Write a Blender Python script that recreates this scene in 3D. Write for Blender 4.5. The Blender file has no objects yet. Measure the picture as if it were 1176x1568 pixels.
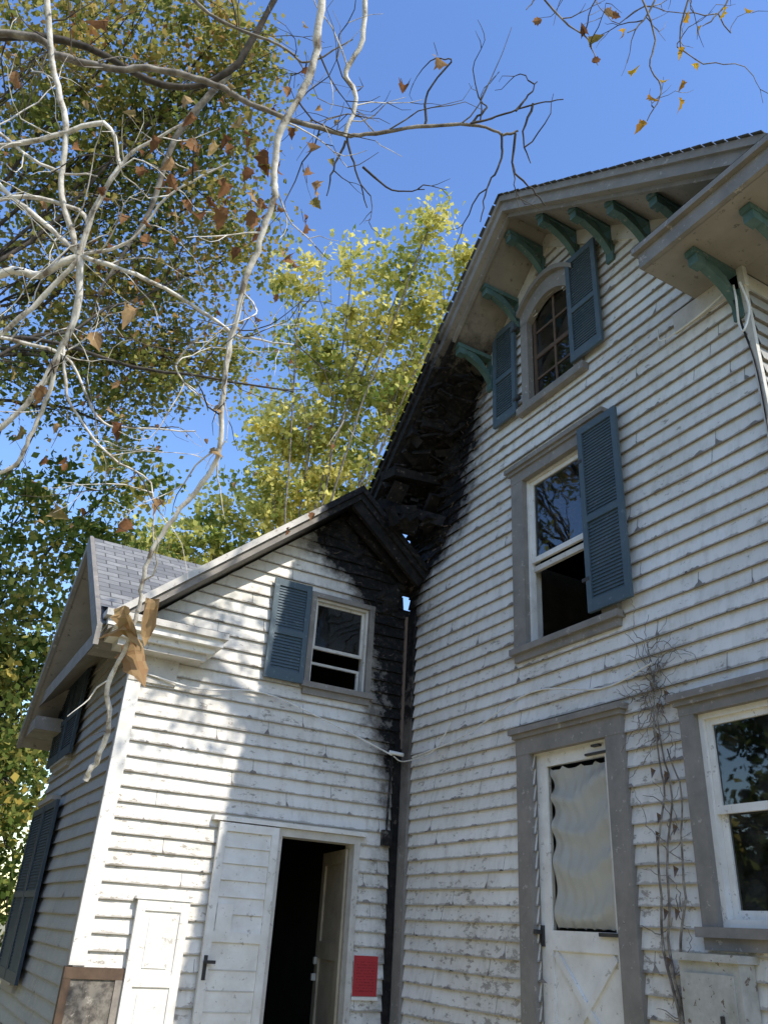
import bpy, math, random
import numpy as np
from mathutils import Vector, noise, Matrix
random.seed(7); rng=np.random.default_rng(7)
scene=bpy.context.scene
# ------------------------------------------------------------------ materials
def newmat(name):
    m=bpy.data.materials.new(name); m.use_nodes=True
    nt=m.node_tree; nt.nodes.clear()
    return m,nt,nt.nodes,nt.links
def N(nt,t,**kw):
    n=nt.nodes.new(t)
    for k,v in kw.items():
        if k in n.inputs: n.inputs[k].default_value=v
        else: setattr(n,k,v)
    return n
def ramp(nt,src,stops):
    r=nt.nodes.new('ShaderNodeValToRGB'); e=r.color_ramp.elements
    while len(e)<len(stops): e.new(.5)
    for i,(p,c) in enumerate(stops):
        e[i].position=p; e[i].color=(c if len(c)==4 else tuple(c)+(1,)) if not isinstance(c,float) else (c,c,c,1)
    nt.links.new(src,r.inputs[0]); return r.outputs[0]
def mix(nt,fac,a,b,mode='MIX'):
    m=nt.nodes.new('ShaderNodeMix'); m.data_type='RGBA'; m.blend_type=mode
    for i,v in ((0,fac),(6,a),(7,b)):
        if hasattr(v,'is_output'): nt.links.new(v,m.inputs[i])
        elif i==0: m.inputs[i].default_value=v
        else: m.inputs[i].default_value=tuple(v)+(1,) if len(v)==3 else v
    return m.outputs[2]
def mth(nt,op,a,b=None,c=None,clamp=False):
    m=nt.nodes.new('ShaderNodeMath'); m.operation=op; m.use_clamp=clamp
    for i,v in enumerate((a,b,c)):
        if v is None: continue
        if hasattr(v,'is_output'): nt.links.new(v,m.inputs[i])
        else: m.inputs[i].default_value=v
    return m.outputs[0]
def noisetex(nt,vec,scale,detail=3,rough=.6,mapscale=None):
    if mapscale:
        mp=N(nt,'ShaderNodeMapping'); nt.links.new(vec,mp.inputs[0]); mp.inputs['Scale'].default_value=mapscale; vec=mp.outputs[0]
    n=N(nt,'ShaderNodeTexNoise'); n.inputs['Scale'].default_value=scale; n.inputs['Detail'].default_value=detail; n.inputs['Roughness'].default_value=rough
    nt.links.new(vec,n.inputs['Vector']); return n.outputs['Fac']
def finish(nt,col,rough=.7,bump=None,bstr=.3,spec=.3,bdist=.01):
    p=N(nt,'ShaderNodeBsdfPrincipled'); o=N(nt,'ShaderNodeOutputMaterial')
    if hasattr(col,'is_output'): nt.links.new(col,p.inputs['Base Color'])
    else: p.inputs['Base Color'].default_value=tuple(col)+(1,)
    p.inputs['Roughness'].default_value=rough
    p.inputs['Specular IOR Level'].default_value=spec
    if bump is not None:
        b=N(nt,'ShaderNodeBump'); b.inputs['Strength'].default_value=bstr; b.inputs['Distance'].default_value=bdist
        nt.links.new(bump,b.inputs['Height']); nt.links.new(b.outputs[0],p.inputs['Normal'])
    nt.links.new(p.outputs[0],o.inputs[0]); return p
def burnmix(nt,col,geo,amp=.9):
    at=N(nt,'ShaderNodeAttribute'); at.attribute_name='burn'
    n=noisetex(nt,geo,3.3,6,.74)
    s=mth(nt,'ADD',at.outputs['Fac'],mth(nt,'MULTIPLY',mth(nt,'SUBTRACT',n,.45),amp*4.8))
    f1=ramp(nt,s,[(0.0,0.0),(.25,1.0)])
    s2=mth(nt,'MULTIPLY',mth(nt,'ADD',s,2.0),.5)
    f2=ramp(nt,s2,[(0.0,0.0),(.5,.28),(.9,.88)])
    col=mix(nt,f2,col,(.075,.062,.05))
    n2=noisetex(nt,geo,24,3,.6)
    blk=ramp(nt,n2,[(.35,(.003,.003,.003)),(.55,(.010,.009,.008)),(.70,(.05,.04,.033))])
    return mix(nt,f1,col,blk)
def siding_mat(name,base,grime,peel=.60,burn=False):
    m,nt,ns,lk=newmat(name)
    uv=N(nt,'ShaderNodeUVMap').outputs[0]; geo=N(nt,'ShaderNodeNewGeometry').outputs['Position']
    sx=N(nt,'ShaderNodeSeparateXYZ'); lk.new(uv,sx.inputs[0]); sp=N(nt,'ShaderNodeSeparateXYZ'); lk.new(geo,sp.inputs[0])
    big=noisetex(nt,geo,1.1,3,.6)
    low=mth(nt,'MULTIPLY',mth(nt,'SUBTRACT',3.2,sp.outputs[2],clamp=False),.022)
    col=mix(nt,ramp(nt,big,[(.36,0.0),(.66,.85)]),base,grime)
    bo=mth(nt,'FLOOR',sx.outputs[1]); cx=N(nt,'ShaderNodeCombineXYZ')
    lk.new(mth(nt,'FLOOR',mth(nt,'ADD',mth(nt,'MULTIPLY',sx.outputs[0],.45),mth(nt,'MULTIPLY',bo,.37))),cx.inputs[0]); lk.new(bo,cx.inputs[1])
    wn=N(nt,'ShaderNodeTexWhiteNoise'); lk.new(cx.outputs[0],wn.inputs[0])
    col=mix(nt,ramp(nt,wn.outputs[0],[(0.,0.0),(1.,.2)]),col,(.46,.43,.37))
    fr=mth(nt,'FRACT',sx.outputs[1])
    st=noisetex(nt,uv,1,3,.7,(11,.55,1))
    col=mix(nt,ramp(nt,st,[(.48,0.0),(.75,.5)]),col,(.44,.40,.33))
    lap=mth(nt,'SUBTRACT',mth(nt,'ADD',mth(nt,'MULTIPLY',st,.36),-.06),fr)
    col=mix(nt,ramp(nt,lap,[(.0,0.0),(.05,.7)]),col,(.31,.28,.24))  # lap dirt plus butt shadow line, painted along each course's lower edge
    pn=noisetex(nt,uv,1,6,.75,(8,1.9,1))
    pl=mth(nt,'ADD',mth(nt,'ADD',pn,mth(nt,'MULTIPLY',mth(nt,'SUBTRACT',big,.5),.38)),mth(nt,'MAXIMUM',low,-.008))
    pm=ramp(nt,pl,[(peel,0.0),(peel+.018,1.0)])
    wood=mix(nt,noisetex(nt,uv,1,3,.6,(3,30,1)),(.46,.42,.36),(.27,.24,.20))
    pe=ramp(nt,pl,[(peel-.05,0.0),(peel,.4)])
    col=mix(nt,pe,col,(.57,.53,.46))
    col=mix(nt,pm,col,wood)
    if burn: col=burnmix(nt,col,geo)
    finish(nt,col,.62,noisetex(nt,uv,1,3,.6,(5,14,1)),.25,.25,.006); return m
M={}
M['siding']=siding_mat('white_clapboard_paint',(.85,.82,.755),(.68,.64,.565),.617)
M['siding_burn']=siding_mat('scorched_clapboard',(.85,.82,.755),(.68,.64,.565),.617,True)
M['siding_side']=siding_mat('shaded_side_paint',(.36,.36,.34),(.26,.26,.245),.67)  # darker copy of the white paint, the side wall's shade put into its colour
def paint(name,c,c2,rough=.6,scale=6,chip=None,burn=False,lo=.35,hi=.7):
    m,nt,ns,lk=newmat(name); geo=N(nt,'ShaderNodeNewGeometry').outputs['Position']
    n=noisetex(nt,geo,scale,4,.65); col=mix(nt,ramp(nt,n,[(lo,0.0),(hi,1.0)]),c,c2)
    if chip:
        n3=noisetex(nt,geo,17,4,.7); col=mix(nt,ramp(nt,n3,[(.62,0.0),(.65,1.0)]),col,chip)
    if burn: col=burnmix(nt,col,geo)
    finish(nt,col,rough,n,.25,.3,.01); M[name]=m; return m
paint('trim',(.27,.245,.215),(.19,.175,.155),.65,5,(.38,.35,.31),True)
paint('soffit',(.31,.28,.24),(.23,.21,.18),.7,3,(.16,.14,.12),True)
paint('shutter',(.062,.096,.120),(.090,.122,.144),.5,3,(.13,.17,.19))
paint('shutter_side',(.03,.045,.06),(.045,.065,.08),.6,4)  # darker shutter tone, used on the side wall
paint('bracket',(.065,.125,.115),(.10,.165,.15),.55,9,(.20,.22,.20))
paint('white',(.82,.80,.75),(.66,.63,.57),.5,5,(.5,.47,.42))
paint('offwhite',(.62,.59,.53),(.48,.45,.40),.6,6,(.35,.32,.28),True)
paint('beige',(.40,.34,.25),(.30,.25,.18),.5,5)
paint('wood_grey',(.30,.265,.225),(.18,.16,.14),.8,14)
paint('char',(.004,.004,.004),(.025,.02,.017),.85,12,(.09,.07,.06),False,.4,.75)
paint('brownwood',(.13,.085,.055),(.08,.055,.04),.8,9)
paint('metal_box',(.50,.49,.45),(.32,.31,.27),.5,7,(.16,.12,.09))
paint('iron',(.03,.03,.03),(.06,.055,.05),.5,20)
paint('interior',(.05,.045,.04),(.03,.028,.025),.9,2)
paint('rust',(.16,.11,.08),(.10,.075,.06),.8,12)
paint('stone',(.22,.20,.17),(.09,.08,.07),.9,16,(.34,.31,.27),False,.4,.6)
def notice():
    m,nt,ns,lk=newmat('notice_red'); uv=N(nt,'ShaderNodeUVMap').outputs[0]
    sx=N(nt,'ShaderNodeSeparateXYZ'); lk.new(uv,sx.inputs[0])
    line=mth(nt,'GREATER_THAN',mth(nt,'FRACT',mth(nt,'MULTIPLY',sx.outputs[1],14)),.55)
    n=noisetex(nt,uv,1,2,.5,(30,14,1))
    f=mth(nt,'MULTIPLY',line,mth(nt,'GREATER_THAN',n,.5))
    inb=mth(nt,'MULTIPLY',mth(nt,'LESS_THAN',mth(nt,'ABSOLUTE',mth(nt,'SUBTRACT',sx.outputs[0],.5)),.38),mth(nt,'LESS_THAN',mth(nt,'ABSOLUTE',mth(nt,'SUBTRACT',sx.outputs[1],.5)),.4))
    col=mix(nt,mth(nt,'MULTIPLY',mth(nt,'MULTIPLY',f,inb),.55),(.42,.035,.04),(.10,.01,.012))
    finish(nt,col,.5); M['notice']=m
notice()
def shingle():
    m,nt,ns,lk=newmat('roof_shingles'); uv=N(nt,'ShaderNodeUVMap').outputs[0]; geo=N(nt,'ShaderNodeNewGeometry').outputs['Position']
    b=N(nt,'ShaderNodeTexBrick'); lk.new(uv,b.inputs[0]); b.inputs['Scale'].default_value=1
    b.inputs['Brick Width'].default_value=.22; b.inputs['Row Height'].default_value=.12; b.inputs['Mortar Size'].default_value=.007
    b.inputs['Color1'].default_value=(.30,.30,.295,1); b.inputs['Color2'].default_value=(.15,.155,.165,1); b.inputs['Mortar'].default_value=(.05,.05,.05,1)
    col=mix(nt,ramp(nt,noisetex(nt,geo,12,4,.7),[(.3,0.0),(.7,.6)]),b.outputs[0],(.13,.13,.125))
    col=burnmix(nt,col,geo); finish(nt,col,.9,b.outputs['Fac'],-.6,.2,.01); M['shingle']=m
shingle()
def glass(name,tint,mixf,dirt,bump=.08):
    m,nt,ns,lk=newmat(name); geo=N(nt,'ShaderNodeNewGeometry').outputs['Position']
    t=N(nt,'ShaderNodeBsdfTransparent'); t.inputs[0].default_value=tint+(1,)
    g=N(nt,'ShaderNodeBsdfGlossy'); g.inputs['Roughness'].default_value=.02; g.inputs[0].default_value=(.9,.95,1,1)
    d=N(nt,'ShaderNodeBsdfDiffuse'); d.inputs[0].default_value=(.30,.30,.27,1)
    bp=N(nt,'ShaderNodeBump'); bp.inputs['Strength'].default_value=bump; bp.inputs['Distance'].default_value=.02
    lk.new(noisetex(nt,geo,3.2,1,.5),bp.inputs['Height']); lk.new(bp.outputs[0],g.inputs['Normal'])
    fz=N(nt,'ShaderNodeFresnel'); fz.inputs[0].default_value=1.6
    f=mth(nt,'ADD',fz.outputs[0],mixf,clamp=True)
    a=N(nt,'ShaderNodeMixShader'); lk.new(f,a.inputs[0]); lk.new(t.outputs[0],a.inputs[1]); lk.new(g.outputs[0],a.inputs[2])
    c=N(nt,'ShaderNodeMixShader'); lk.new(ramp(nt,noisetex(nt,geo,2.5,4,.7),[(.45,.01),(.8,dirt)]),c.inputs[0]); lk.new(a.outputs[0],c.inputs[1]); lk.new(d.outputs[0],c.inputs[2])
    o=N(nt,'ShaderNodeOutputMaterial'); lk.new(c.outputs[0],o.inputs[0]); M[name]=m
glass('glass',(.75,.78,.78),.05,.14); glass('glass_low',(.6,.62,.6),.03,.20,.05); glass('glass_dull',(.8,.8,.8),-.01,.12,.5); glass('glass_clear',(.99,.99,.99),-.08,.02)
def curtain():
    m,nt,ns,lk=newmat('curtain'); geo=N(nt,'ShaderNodeNewGeometry').outputs['Position']
    col=mix(nt,noisetex(nt,geo,3,3,.5),(.97,.96,.93),(.90,.88,.84))
    finish(nt,col,.3,None,.3,.8); M['curtain']=m
curtain()
def bark(name,stops,scale):
    m,nt,ns,lk=newmat(name); geo=N(nt,'ShaderNodeNewGeometry').outputs['Position']
    n=noisetex(nt,geo,scale,4,.65); finish(nt,ramp(nt,n,stops),.75,n,.5,.2,.01); M[name]=m
bark('bark_white',[(.34,(.22,.18,.14)),(.43,(.50,.46,.39)),(.58,(.74,.70,.62))],14)
bark('bark_grey',[(.35,(.10,.085,.07)),(.55,(.24,.21,.175)),(.7,(.40,.37,.31))],12)
bark('bark_dark',[(.35,(.035,.03,.025)),(.6,(.09,.075,.06)),(.75,(.16,.14,.12))],10)
def leafmat(name,stops,trans=.45):
    m,nt,ns,lk=newmat(name); uv=N(nt,'ShaderNodeUVMap').outputs[0]
    sx=N(nt,'ShaderNodeSeparateXYZ'); lk.new(uv,sx.inputs[0])
    col=ramp(nt,sx.outputs[0],stops)
    d=N(nt,'ShaderNodeBsdfDiffuse'); lk.new(col,d.inputs[0]); o=N(nt,'ShaderNodeOutputMaterial')
    if trans>0:
        t=N(nt,'ShaderNodeBsdfTranslucent'); lk.new(col,t.inputs[0])
        a=N(nt,'ShaderNodeMixShader'); a.inputs[0].default_value=trans; lk.new(d.outputs[0],a.inputs[1]); lk.new(t.outputs[0],a.inputs[2])
        lk.new(a.outputs[0],o.inputs[0])
    else: lk.new(d.outputs[0],o.inputs[0])
    M[name]=m
leafmat('leaf_tl',[(0,(.11,.15,.04)),(.35,(.26,.28,.075)),(.65,(.42,.36,.11)),(.88,(.55,.37,.13)),(1,(.36,.19,.08))])
leafmat('leaf_c',[(0,(.15,.22,.05)),(.3,(.40,.43,.11)),(.65,(.72,.66,.21)),(1,(.86,.74,.25))])
leafmat('leaf_ll',[(0,(.05,.09,.02)),(.5,(.16,.21,.05)),(.85,(.40,.37,.10)),(1,(.55,.42,.10))])
leafmat('leaf_far',[(0,(.05,.08,.02)),(.5,(.12,.14,.035)),(1,(.34,.27,.07))],0)
leafmat('leaf_dry',[(0,(.13,.06,.03)),(.5,(.27,.14,.065)),(.8,(.42,.29,.15)),(1,(.22,.18,.05))],.3)
leafmat('leaf_yellow',[(0,(.5,.28,.03)),(.6,(.68,.44,.05)),(1,(.38,.18,.04))],.45)
def groundmat():
    m,nt,ns,lk=newmat('grass_ground'); geo=N(nt,'ShaderNodeNewGeometry').outputs['Position']
    col=mix(nt,noisetex(nt,geo,.8,5,.7),(.19,.18,.08),(.40,.33,.21))
    finish(nt,col,.95); M['ground']=m
groundmat()
# ------------------------------------------------------------------ mesh builder
class MB:
    def __init__(s): s.v=[];s.f=[];s.m=[];s.uv=[];s.b=[];s.mats=[]
    def mi(s,n):
        if n not in s.mats: s.mats.append(n)
        return s.mats.index(n)
    def poly(s,pts,mat,uv=None,burn=None):
        i=len(s.v); s.v+= [tuple(p) for p in pts]; s.f.append(tuple(range(i,i+len(pts)))); s.m.append(s.mi(mat))
        s.uv+= uv if uv else [(0,0)]*len(pts)
        s.b+= burn if burn else [-4.0]*len(pts)
    def box(s,fr,s0,s1,z0,z1,o0,o1,mat,burn=None,seg=1):
        for k in range(seg):
            a=s0+(s1-s0)*k/seg; b=s0+(s1-s0)*(k+1)/seg
            for q in (((a,z0,o1),(b,z0,o1),(b,z1,o1),(a,z1,o1)),((a,z0,o0),(b,z0,o0),(b,z0,o1),(a,z0,o1)),((a,z1,o0),(b,z1,o0),(b,z1,o1),(a,z1,o1)),((a,z0,o0),(b,z0,o0),(b,z1,o0),(a,z1,o0))):
                s.poly([fr(*p) for p in q],mat,None,[burn(p[0],p[1]) for p in q] if burn else None)
        for a in (s0,s1):
            q=((a,z0,o0),(a,z1,o0),(a,z1,o1),(a,z0,o1))
            s.poly([fr(*p) for p in q],mat,None,[burn(p[0],p[1]) for p in q] if burn else None)
    def hexa(s,c,mat,burn=None):
        for q in ((0,1,2,3),(4,5,6,7),(0,1,5,4),(1,2,6,5),(2,3,7,6),(3,0,4,7)):
            s.poly([c[i] for i in q],mat,None,[burn]*4 if burn is not None else None)
    def beam(s,p,q,w,h,mat,burn=None):
        p=Vector(p);q=Vector(q);d=(q-p).normalized(); a=d.cross(Vector((0,0,1)))
        if a.length<.05: a=d.cross(Vector((1,0,0)))
        a.normalize(); b=d.cross(a).normalized(); a=a*w/2;b=b*h/2
        s.hexa([p-a-b,p+a-b,p+a+b,p-a+b,q-a-b,q+a-b,q+a+b,q-a+b],mat,burn)
    def tube(s,pts,r0,r1,mat,sides=6,jit=0):
        pts=[Vector(p) for p in pts]; n=len(pts); rings=[]
        up=Vector((.3,.2,.93))
        for i,p in enumerate(pts):
            d=(pts[min(i+1,n-1)]-pts[max(i-1,0)])
            if d.length<1e-6: d=Vector((0,0,1))
            d.normalize(); a=d.cross(up)
            if a.length<.1: a=d.cross(Vector((1,0,0)))
            a.normalize(); b=d.cross(a); r=r0+(r1-r0)*i/max(1,n-1); r*=1+random.uniform(-jit,jit)
            rings.append([p+a*r*math.cos(t*2*math.pi/sides)+b*r*math.sin(t*2*math.pi/sides) for t in range(sides)])
        base=len(s.v)
        for rg in rings: s.v+=[tuple(x) for x in rg]
        s.uv+=[(0,0)]*(n*sides); s.b+=[-4.0]*(n*sides)
        mi=s.mi(mat)
        for i in range(n-1):
            for t in range(sides):
                t2=(t+1)%sides
                s.f.append((base+i*sides+t,base+i*sides+t2,base+(i+1)*sides+t2,base+(i+1)*sides+t)); s.m.append(mi)
    def build(s,name,parent=None,smooth=False,attrs=True):
        me=bpy.data.meshes.new(name); me.from_pydata(s.v,[],s.f)
        for n in s.mats: me.materials.append(M[n])
        me.polygons.foreach_set('material_index',s.m)
        if attrs:
            uvl=me.uv_layers.new(name='UVMap'); li=np.zeros(len(me.loops),dtype=np.int32); me.loops.foreach_get('vertex_index',li)
            uvl.data.foreach_set('uv',np.array(s.uv,dtype=np.float32)[li].ravel())
            at=me.attributes.new('burn','FLOAT','POINT'); at.data.foreach_set('value',np.array(s.b,dtype=np.float32))
        if smooth: me.polygons.foreach_set('use_smooth',[True]*len(me.polygons))
        me.update(); o=bpy.data.objects.new(name,me); scene.collection.objects.link(o)
        if parent: o.parent=parent
        return o
def empty(name):
    o=bpy.data.objects.new(name,None); scene.collection.objects.link(o); return o
FM=lambda s,z,o:(-o,-s,z)
FL=lambda s,z,o:(s,-o,z)
FS=lambda s,z,o:(-2.9-o,s,z)
def lin(x,pts):
    if x<=pts[0][0]: return pts[0][1]
    for (a,fa),(b,fb) in zip(pts,pts[1:]):
        if x<=b: return fa+(fb-fa)*(x-a)/(b-a)
    return pts[-1][1]
def clampb(v,lo=-4.): return max(lo,min(1.8,v))
BM=[(4.9,.05),(5.1,.30),(5.3,.56),(5.65,1.0),(6.4,1.2),(7.2,1.3)]
BW=[(2.3,.1),(2.8,-.04),(3.2,-.16),(3.6,-.26),(4.4,-.40),(4.8,-.58),(5.2,-1.0),(5.5,-1.25),(6.,-1.45)]
def burnM(u,z):
    return clampb(min(lin(z,BM)-u, z-4.75)/.24)
def burnW(x,z):
    return clampb((x-lin(z,BW))/.22)
nob=lambda a,b:-4.0
E=.125
def siding(mb,fr,z0,z1,lim,holes,burn,mat,seed,chips=1.0,matb=None):
    rnd=random.Random(seed); k=0; z=z0
    def wv_(s,k): return noise.noise(Vector((s*1.1,k*3.7+seed,0)))*.007+noise.noise(Vector((s*.35,k*.4+seed,5)))*.009
    while z<z1-1e-4:
        zt=min(z+E,z1)
        br=sorted({z,zt}|{h[i] for h in holes for i in (2,3) if z<h[i]<zt})
        for za,zb in zip(br,br[1:]):
            a0,a1=lim(za);b0,b1=lim(zb)
            if a1-a0<.02: continue
            if b1<=b0: b0=b1=(b0+b1)/2
            segs=[(min(a0,b0),max(a1,b1))]
            for h in holes:
                if h[2]<(za+zb)/2<h[3]:
                    ns=[]
                    for p,q in segs:
                        if h[1]<=p or h[0]>=q: ns.append((p,q)); continue
                        if h[0]>p: ns.append((p,h[0]))
                        if h[1]<q: ns.append((h[1],q))
                    segs=ns
            for p,q in segs:
                n=max(1,int((q-p)/.14))
                cols=[]
                for i in range(n+1):
                    s=p+(q-p)*i/n
                    sb=min(max(s,a0),a1); st=min(max(s,b0),b1)
                    bb=max(0.,min(1.,burn(s,za)*.5+.3))
                    w=wv_(s,k); w2=wv_(s,k+1)
                    oj=noise.noise(Vector((s*2.3,k*1.9,seed)))*.005
                    wb=bb*(noise.noise(Vector((s*6,k*2.3,seed)))*.045)
                    fa=(za-z)/E;fb=(zb-z)/E
                    da=.026*(1-fa)+.002+oj*(1-fa)+bb*.02*noise.noise(Vector((s*7,k*5,1)));db=.026*(1-fb)+.002+oj*(1-fb)
                    va=za+(w+wb if fa==0 else 0);vb=zb+(w2 if abs(fb-1)<.01 else 0)+ (.006 if abs(fb-1)<.01 else 0)
                    cols.append(((sb,va,da),(st,vb,db),fa,fb))
                for c,d in zip(cols,cols[1:]):
                    q4=(c[0],d[0],d[1],c[1]); bb=[burn(x[0],x[1]) for x in q4]
                    mb.poly([fr(*x) for x in q4],matb if (matb and max(bb)>-3.9) else mat,[(c[0][0],k+c[2]),(d[0][0],k+c[2]),(d[1][0],k+min(c[3],.995)),(c[1][0],k+min(c[3],.995))],bb)
                    if c[2]==0:
                        q4=(c[0],d[0],(d[0][0],d[0][1]+.004,-.004),(c[0][0],c[0][1]+.004,-.004))
                        mb.poly([fr(*x) for x in q4],'wood_grey' if max(bb)<0 else 'char',None,None)
        a0,a1=lim(z)
        if a1-a0>.3:
            ok=lambda s,zz:not any(h[0]-.02<s<h[1]+.02 and h[2]-.05<zz<h[3]+.05 for h in holes)
            s=a0+rnd.uniform(.3,2.2)
            while s<a1-.1:
                if ok(s,z+E/2) and burn(s,z)<-.6:
                    mb.poly([fr(s-.0018,z+.002,.0305),fr(s+.0018,z+.002,.0305),fr(s+.0018,z+E*.97,.0045),fr(s-.0018,z+E*.97,.0045)],'iron')
                    for sg in (-1,1):
                        if rnd.random()<.35*chips:
                            w=rnd.uniform(.015,.05);h=rnd.uniform(.02,.06)
                            mb.poly([fr(s,z+.001,.0315),fr(s+sg*w,z+.001,.0315),fr(s+sg*w*.6,z+h*.5,.031-.2*h*.5),fr(s+sg*.004,z+h,.031-.2*h)],'wood_grey')
                s+=rnd.uniform(1.0,2.6)
            dens=.5+1.1*max(0,noise.noise(Vector((z*1.3,seed,2)))+.4)
            nchip=int((a1-a0)*rnd.uniform(.3,2.0)*chips*dens)
            for _ in range(nchip):
                s=rnd.uniform(a0+.03,a1-.08)
                if not ok(s,z+E/2) or burn(s,z)>-.6: continue
                w=rnd.uniform(.02,.14);h=rnd.uniform(.008,.035)
                m_='wood_grey' if rnd.random()<.8 else 'iron'
                if m_=='iron': w*=.5;h*=.6
                top=[]; n=7
                for i in range(n,-1,-1):
                    t=i/n; top.append((s+w*t,h*math.sin(math.pi*min(1,max(0,t)))**.7*rnd.uniform(.45,1)+.0005))
                pts=[(s,0),(s+w,0)]+top[1:-1]
                wv=wv_(s+w/2,k)
                mb.poly([fr(x,z+wv+y-.001,.0325-.2*y) for x,y in pts],m_)
        z+=E;k+=1
house=empty('white_clapboard_house')
# ------------------------------------------------------------------ walls
def mroof(u):
    return 8.58-.955*(2.6-u) if u<2.6 else 8.58-.757*(u-2.6)
def limM(z):
    zz=z+.24
    if zz<6.0: return (0.0,4.68)
    return (max(0.0,2.6-(8.58-zz)/.955), min(4.68,2.6+(8.58-zz)/.757))
mw=MB()
H_M=[(2.24,2.89,6.37,7.46),(2.36,2.77,7.46,7.57),(2.10,3.03,3.89,5.55),(2.12,2.95,.5,2.95),(3.79,4.52,1.74,2.99)]
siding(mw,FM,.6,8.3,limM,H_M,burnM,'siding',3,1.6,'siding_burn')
mw.build('main_wall_siding',house)
def wroof(x): return 6.01-.863*abs(x+.89)
def limW(z):
    zz=z+.2
    if zz<3.99+.16: return (-2.9,0.0)
    return (max(-2.9,-.89-(6.01-zz)/.863),min(0.0,-.89+(6.01-zz)/.863))
ww=MB()
H_W=[(-1.17,-.53,3.80,4.72),(-1.28,-.53,.3,2.34),(-.10,.02,4.84,4.99)]
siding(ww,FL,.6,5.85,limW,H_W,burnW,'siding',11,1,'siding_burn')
ww.build('wing_wall_siding',house)
def limS(z):
    zz=z+.2
    if zz<3.9: return (0.0,3.45)
    return (max(0.,1.62-(5.45-zz)/.83),min(3.45,1.62+(5.45-zz)/.88))
sw=MB()
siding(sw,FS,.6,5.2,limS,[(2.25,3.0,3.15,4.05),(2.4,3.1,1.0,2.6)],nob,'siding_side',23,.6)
sw.build('wing_side_siding',house)
hb=MB()
hb.poly([(0.03,-4.67,.0),(8,-4.67,0),(8,-4.67,6.2),(0.03,-4.67,6.2)],'offwhite')
hb.poly([(0.06,0,0),(8,0,0),(8,0,6),(0.06,0,6)],'offwhite')
hb.poly([(8,-4.67,0),(8,0,0),(8,0,6),(8,-2.6,8.4),(8,-4.67,6)],'offwhite')
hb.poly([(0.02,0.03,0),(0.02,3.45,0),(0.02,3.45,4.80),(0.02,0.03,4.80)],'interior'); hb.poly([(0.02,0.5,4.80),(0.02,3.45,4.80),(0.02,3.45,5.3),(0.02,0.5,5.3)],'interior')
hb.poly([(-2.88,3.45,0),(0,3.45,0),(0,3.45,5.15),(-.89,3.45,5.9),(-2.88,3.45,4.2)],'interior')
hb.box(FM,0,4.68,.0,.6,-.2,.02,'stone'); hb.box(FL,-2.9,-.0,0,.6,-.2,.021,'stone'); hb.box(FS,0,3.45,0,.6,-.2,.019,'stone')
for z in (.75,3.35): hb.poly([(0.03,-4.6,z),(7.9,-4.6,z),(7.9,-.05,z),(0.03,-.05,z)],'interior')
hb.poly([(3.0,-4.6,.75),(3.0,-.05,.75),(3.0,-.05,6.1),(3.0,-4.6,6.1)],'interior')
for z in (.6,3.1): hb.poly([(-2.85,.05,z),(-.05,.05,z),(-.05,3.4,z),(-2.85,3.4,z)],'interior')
hb.build('hidden_walls_and_floors',house)
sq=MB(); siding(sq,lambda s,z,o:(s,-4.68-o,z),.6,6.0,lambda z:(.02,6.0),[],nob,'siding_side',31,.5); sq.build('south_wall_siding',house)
# ------------------------------------------------------------------ trim
tr=MB()
tr.box(FM,.04,.19,.6,4.75,.0,.05,'trim',lambda s,z:clampb((z-4.1)/.5),8)
tr.box(FL,-.13,-.052,.6,3.4,.0,.037,'char')
tr.box(FL,-2.934,-2.81,1.25,3.72,.0,.040,'white'); tr.box(FS,-.030,.09,1.25,3.72,.0,.030,'siding_side')
tr.box(FL,-2.96,-2.5,1.16,1.24,.0,.06,'brownwood'); tr.box(FL,-2.56,-2.5,.6,1.16,.0,.058,'wood_grey'); tr.box(FL,-2.96,-2.90,.6,1.16,.0,.057,'brownwood')
tr.box(FL,-2.90,-2.56,.6,1.16,.0,.045,'stone'); tr.box(FS,-.05,.06,.6,1.24,.0,.05,'brownwood')
tr.box(FM,4.655,4.705,.6,6.0,.0,.035,'offwhite')
def casing(mb,fr,s0,s1,z0,z1,w,head=.12,sill=True,crown=True,mat='trim',o=.055,burn=None):
    mb.box(fr,s0-w,s0,z0,z1,-.02,o,mat,burn,1); mb.box(fr,s1,s1+w,z0,z1,-.02,o,mat,burn,1)
    mb.box(fr,s0-w-.002,s1+w+.002,z1,z1+head,-.02,o+.003,mat,burn,4)
    if crown:
        mb.box(fr,s0-w-.05,s1+w+.05,z1+head,z1+head+.045,-.02,o+.05,mat,burn,4)
        mb.box(fr,s0-w-.025,s1+w+.025,z1+head-.035,z1+head,-.02,o+.025,mat,burn,4)
    if sill: mb.box(fr,s0-w-.03,s1+w+.03,z0-.055,z0,-.02,o+.035,mat,burn,4); mb.box(fr,s0-w,s1+w,z0-.12,z0-.055,-.02,o,mat,burn,4)
    for a,b in ((s0-.012,s0),(s1,s1+.012)): mb.box(fr,a,b,z0,z1,-.14,-.02,'offwhite')
    mb.box(fr,s0,s1,z1,z1+.012,-.14,-.02,'offwhite'); mb.box(fr,s0,s1,z0-.012,z0,-.14,-.02,'offwhite')
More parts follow.
